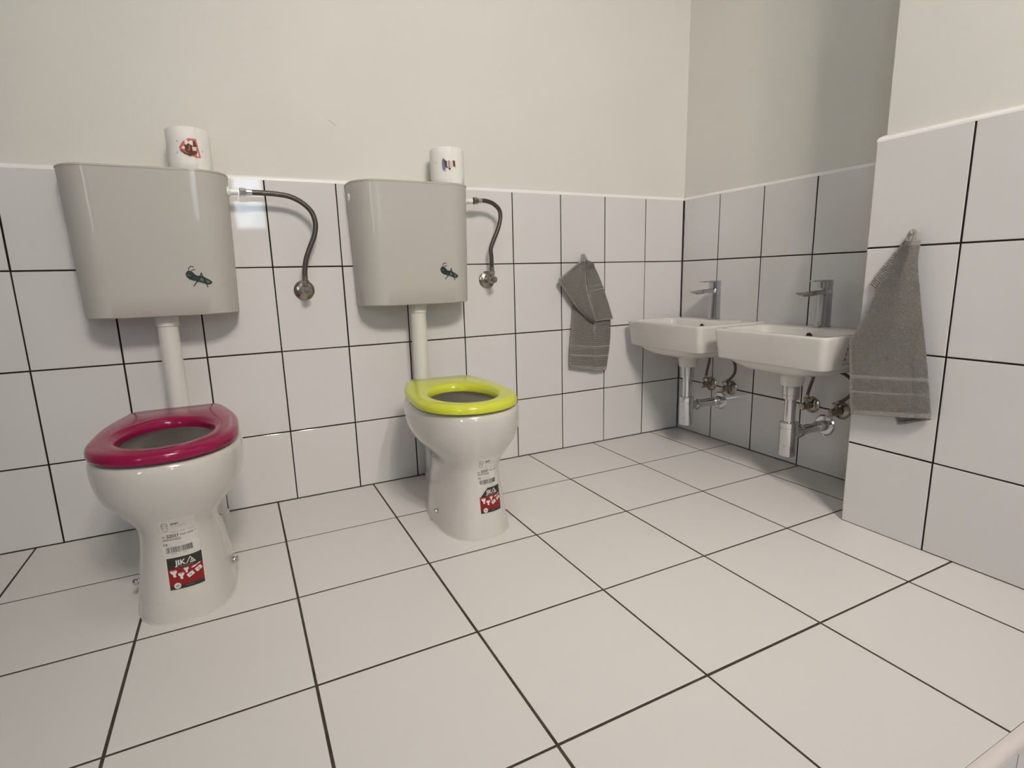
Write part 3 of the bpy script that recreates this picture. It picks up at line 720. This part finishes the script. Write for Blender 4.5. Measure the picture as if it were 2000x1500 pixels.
make_trap(BY[0], 'chrome bottle trap under the basin nearest the corner')
make_trap(BY[1], 'chrome bottle trap under the basin beside the pier')

for k, (y, who) in enumerate(((BY[0], 'under the basin nearest the corner'), (BY[1], 'under the basin beside the pier'))):
    for s, side in ((1, 'left'), (-1, 'right')):
        yy = y + s * .0510 if s > 0 else y - .0525
        # rz=-90: local -y points to world -x
        valve((0, yy, .228), -PI / 2, 'brownish nickel stop valve ' + who + ', the ' + side + ' one of its pair', rosette=.0285, length=.072, group='stop valves under the basins', noz=.030,
              outdir=(-s * (-.10), -.15, 1))
        if s > 0:
            P = [(-.050, y + .016, .428), (-.048, y + .018, .37), (-.044, y + .026, .325), (-.037, y + .040, .285), (-.0325, yy + s * .0040, .2565)]
            P = [(-.050, y + .012, .3715), (-.050, y + .014, .36), (-.046, y + .024, .325), (-.040, y + .038, .288), (-.0345, yy - .003, .2565)]
        else:
            P = [(-.050, y - .020, .3715), (-.052, y - .045, .366), (-.056, y - .085, .358), (-.056, y - .112, .338), (-.050, y - .108, .300), (-.041, y - .080, .272), (-.0345, yy - .003, .2565)]
        hose(P, .0052, 'thin braided hose from the ' + side + ' stop valve up to the tap ' + ('nearest the corner' if k == 0 else 'beside the pier'), name='tap_hose', group='tap hoses under the basins')

# ------------------------------------------------------------------ towels
def resample(pts, n):
    P = [Vector(p) for p in pts]; L = [0]
    for a, c in zip(P, P[1:]): L.append(L[-1] + (c - a).length)
    out = []; j = 0
    for k in range(n + 1):
        s = L[-1] * k / n
        while j < len(P) - 2 and s > L[j + 1]: j += 1
        t = (s - L[j]) / max(L[j + 1] - L[j], 1e-9)
        out.append(P[j].lerp(P[j + 1], t))
    return out
def panel(mb, Lp, Rp, to3, nr=56, nc=26, bulge=.0, fold=None, bands=(), hems=(0, 0, 0, 0), edgewave=.0):
    """cloth between a left and a right edge; points are (across, height, depth off the wall)"""
    L = smooth_path(Lp, 6); R = smooth_path(Rp, 6); L = resample(L, nr); R = resample(R, nr)
    g = []
    for i in range(nr + 1):
        t = i / nr; row = []
        for j in range(nc + 1):
            s = j / nc; p = L[i].lerp(R[i], s)
            dep = p.z + bulge * math.sin(PI * s) + (fold(s, t) if fold else 0) + .0007 * math.sin(9 * s + 7 * t) + .0005 * math.sin(23 * t + 4 * s)
            row.append((p.x, p.y, dep))
        g.append(row)
    vs = [to3(*p) for r in g for p in r]; w = nc + 1
    for i in range(nr):
        for j in range(nc):
            z = (i + .5) / nr
            m = 0
            for z0, z1 in bands:
                if z0 < z < z1: m = 1
            a, bb, c, d = hems
            if i < a or i >= nr - bb or j < c or j >= nc - d: m = 1
            q = [i * w + j, i * w + j + 1, (i + 1) * w + j + 1, (i + 1) * w + j]
            mb.add([vs[k] for k in q], [(0, 1, 2, 3)], m)
def finish_cloth(o, th=.004):
    m = o.modifiers.new('thickness', 'SOLIDIFY'); m.thickness = th; m.offset = -1
    return o

# towel on the back wall (to3: local origin at the hook)
H1 = Vector((-.510, 0, .748))
to1 = lambda a, z, d: (a - H1.x, -d - H1.y, z - H1.z)
tw = empty('hand_towel', H1, 'grey terry hand towel folded over itself on the back wall left of the basins', 'towel')
seam = [(-.5120, .7250, .020), (-.5114, .6536, .026), (-.4906, .5619, .028), (-.4765, .5034, .026), (-.4713, .4268, .024), (-.4738, .3076, .022)]
backL = [(-.5160, .7213, .010), (-.5458, .6434, .008), (-.5564, .5674, .008), (-.5658, .479, .009), (-.5745, .3982, .009), (-.5784, .3338, .010), (-.5770, .3290, .010)]
backR = [(-.4840, .7208, .012), (-.4450, .6575, .012), (-.413, .5811, .010), (-.384, .5057, .010), (-.389, .395, .011), (-.4052, .3017, .012)]
b = MB()
bands1 = ((.765, .785), (.800, .812), (.855, .868), (.885, .898))
panel(b, backL, [(x + .001, z, d) for x, z, d in seam], to1, bulge=.004, bands=bands1, hems=(0, 2, 1, 0), fold=lambda s, t: .003 * math.sin(5 * s + t))
panel(b, [(x, z, d + .002) for x, z, d in seam], backR, to1, bulge=.006, bands=bands1, hems=(0, 2, 1, 0))
fl_ = [(-.5240, .7290, .024), (-.5520, .7180, .026), (-.5853, .6969, .028), (-.6130, .6790, .028), (-.6328, .6624, .028), (-.6050, .6240, .030), (-.566, .5741, .033), (-.5250, .5330, .035), (-.4835, .5029, .036)]
fr_ = [(-.5160, .7240, .030), (-.5130, .6536, .036), (-.4920, .5619, .038), (-.4770, .5034, .037)]
panel(b, fl_, fr_, to1, bulge=.006, hems=(0, 0, 2, 2), fold=lambda s, t: .0015 * math.sin(12 * s))
panel(b, [(-.5060, .7200, .030), (-.5070, .6536, .032), (-.4870, .5619, .034), (-.4745, .5034, .034)], [(-.4804, .7208, .024), (-.4417, .6575, .022), (-.409, .5811, .020), (-.379, .5057, .018)], to1, bulge=.008, hems=(0, 1, 1, 0), bands=((.38, .40), (.45, .47)), fold=lambda s, t: .003 * math.sin(7 * s + .5))
# the gathered knot beside the loop
panel(b, [(-.5080, .7330, .026), (-.5060, .7180, .034), (-.4980, .7060, .034)], [(-.4900, .7270, .024), (-.4790, .7180, .034), (-.4820, .7020, .028)], to1, nr=14, nc=12, bulge=.008)
finish_cloth(b.build('cloth', [M['terry'], M['hem']], tw, smooth=70, fixn=False))
b = MB()
b.tube([to1(-.5250, .7260, .020), to1(-.5190, .7420, .018), to1(-.5120, .7560, .014), to1(-.5070, .7540, .014), to1(-.5010, .7400, .018), to1(-.4930, .7230, .022)], .0032, n=10)
b.tube([to1(-.5180, .7250, .024), to1(-.5130, .7400, .020), to1(-.5100, .7520, .016), to1(-.5060, .7400, .020), to1(-.5040, .7240, .026)], .0026, n=10)
b.build('hanging_loop', M['hem'], tw)
# towel on the pier
H2 = Vector((PX, -1.048, .752))
to2 = lambda a, z, d: (-d, a - H2.y, z - H2.z)
tp = empty('hand_towel', H2, 'grey terry hand towel spread out on the tiled pier at the right', 'towel')
L2 = [(-1.0415, .7380, .018), (-1.0184, .689, .022), (-.9874, .6291, .022), (-.9633, .5617, .022), (-.9380, .5060, .022), (-.9329, .4900, .022), (-.9413, .4067, .022), (-.9529, .3067, .022)]
R2 = [(-1.0654, .7380, .018), (-1.0666, .6912, .020), (-1.0781, .6259, .020), (-1.0896, .568, .020), (-1.1017, .5102, .020), (-1.1174, .4329, .020), (-1.134, .3340, .020)]
def fold2(s, t):
    c = -.0038 * math.exp(-((s - .80) / .04) ** 2) * min(1, max(0, (t - .40) / .35))
    c += .007 * math.exp(-((s - .55) / .16) ** 2) * max(0, 1 - t * 1.3)
    c += -.0018 * math.exp(-((t - .50 - .06 * (1 - s)) / .014) ** 2)
    c += .0022 * math.sin(6 * s + 2) * t
    c += -.0012 * (math.exp(-((t - .17) / .010) ** 2) + math.exp(-((t - .25) / .010) ** 2))
    return c
b = MB()
panel(b, L2, R2, to2, nr=110, nc=60, bulge=.010, fold=fold2, bands=((.775, .795), (.862, .876)), hems=(3, 3, 2, 0))
panel(b, [(-1.0330, .7370, .012), (-1.0120, .7140, .010), (-.9925, .6890, .010), (-.9625, .6390, .009)], [(-1.0400, .7360, .014), (-1.0210, .7050, .014), (-1.0060, .6740, .014), (-.9800, .6259, .012)], to2, nr=24, nc=8, hems=(0, 1, 8, 0))
panel(b, [(-1.046, .345, .006), (-1.0482, .3227, .006), (-1.0584, .2999, .006)], [(-1.125, .350, .009), (-1.127, .338, .009), (-1.1296, .3281, .009)], to2, nr=10, nc=14, hems=(0, 1, 1, 0))
finish_cloth(b.build('cloth', [M['terry'], M['hem']], tp, smooth=70, fixn=False))
b = MB()
b.tube([to2(-1.0370, .7380, .016), to2(-1.0385, .7500, .014), to2(-1.0435, .7600, .012), to2(-1.0500, .7590, .012), to2(-1.0530, .7490, .014), to2(-1.0510, .7380, .018)], .0038, n=10)
b.tube([to2(-1.0445, .7370, .018), to2(-1.0440, .7480, .016), to2(-1.0480, .7570, .014), to2(-1.0545, .7500, .014), to2(-1.0570, .7380, .016)], .0028, n=10)
b.build('hanging_loop', M['hem'], tp)
def hook(loc, rz, label):
    t = empty('wall_hook', loc, label, 'hook', None, rz)
    b = MB(); b.lathe((0, 0, 0), (0, -1, 0), [(.006, .0003), (.0062, .0015), (.005, .0025)], n=24); b.build('hook_plate', M['clear'], t)
    b = MB(); b.tube([(0, -.002, -.004), (0, -.010, -.006), (0, -.020, -.004), (0, -.022, .003)], .0018, n=10); b.build('prong', M['clear'], t)
hook((-.5095, 0, .7540), 0, 'tiny clear hook holding the towel on the back wall')
hook((PX, -1.0467, .7580), -PI / 2, 'tiny clear hook holding the towel on the pier')

# ------------------------------------------------------------------ daylight, camera, view
w = bpy.data.worlds.new('sky'); sc.world = w; w.use_nodes = True
nt = w.node_tree; bg = nt.nodes['Background']
tc = nt.nodes.new('ShaderNodeTexCoord'); nz = nt.nodes.new('ShaderNodeTexNoise'); nz.inputs['Scale'].default_value = 14; nz.inputs['Detail'].default_value = 5
rp = nt.nodes.new('ShaderNodeValToRGB'); rp.color_ramp.elements[0].position = .42; rp.color_ramp.elements[0].color = (.30, .36, .42, 1)
rp.color_ramp.elements[1].position = .58; rp.color_ramp.elements[1].color = (.78, .88, 1.0, 1)
nt.links.new(tc.outputs['Generated'], nz.inputs['Vector']); nt.links.new(nz.outputs['Fac'], rp.inputs['Fac']); nt.links.new(rp.outputs['Color'], bg.inputs['Color'])
bg.inputs['Strength'].default_value = 24.

cam_d = bpy.data.cameras.new('camera'); cam = bpy.data.objects.new('camera', cam_d); COL.objects.link(cam)
f_px, yaw, pit, rol = 1066.204, .46180, -.19350, -.02690
F_ = Vector((math.sin(yaw) * math.cos(pit), math.cos(yaw) * math.cos(pit), math.sin(pit)))
R_ = F_.cross(Vector((0, 0, 1))).normalized(); U_ = R_.cross(F_)
R2_ = R_ * math.cos(rol) + U_ * math.sin(rol); U2_ = -R_ * math.sin(rol) + U_ * math.cos(rol)
mw = Matrix((R2_, U2_, -F_)).transposed().to_4x4(); mw.translation = Vector(CAM)
cam.matrix_world = mw
cam_d.sensor_fit = 'HORIZONTAL'; cam_d.sensor_width = 36; cam_d.lens = 36 * f_px / 2000; cam_d.clip_start = .02
sc.camera = cam
sc.view_settings.view_transform = 'Standard'; sc.view_settings.look = 'None'; sc.view_settings.gamma = 1
sc.view_settings.use_curve_mapping = False
sc.view_settings.exposure = -0.25
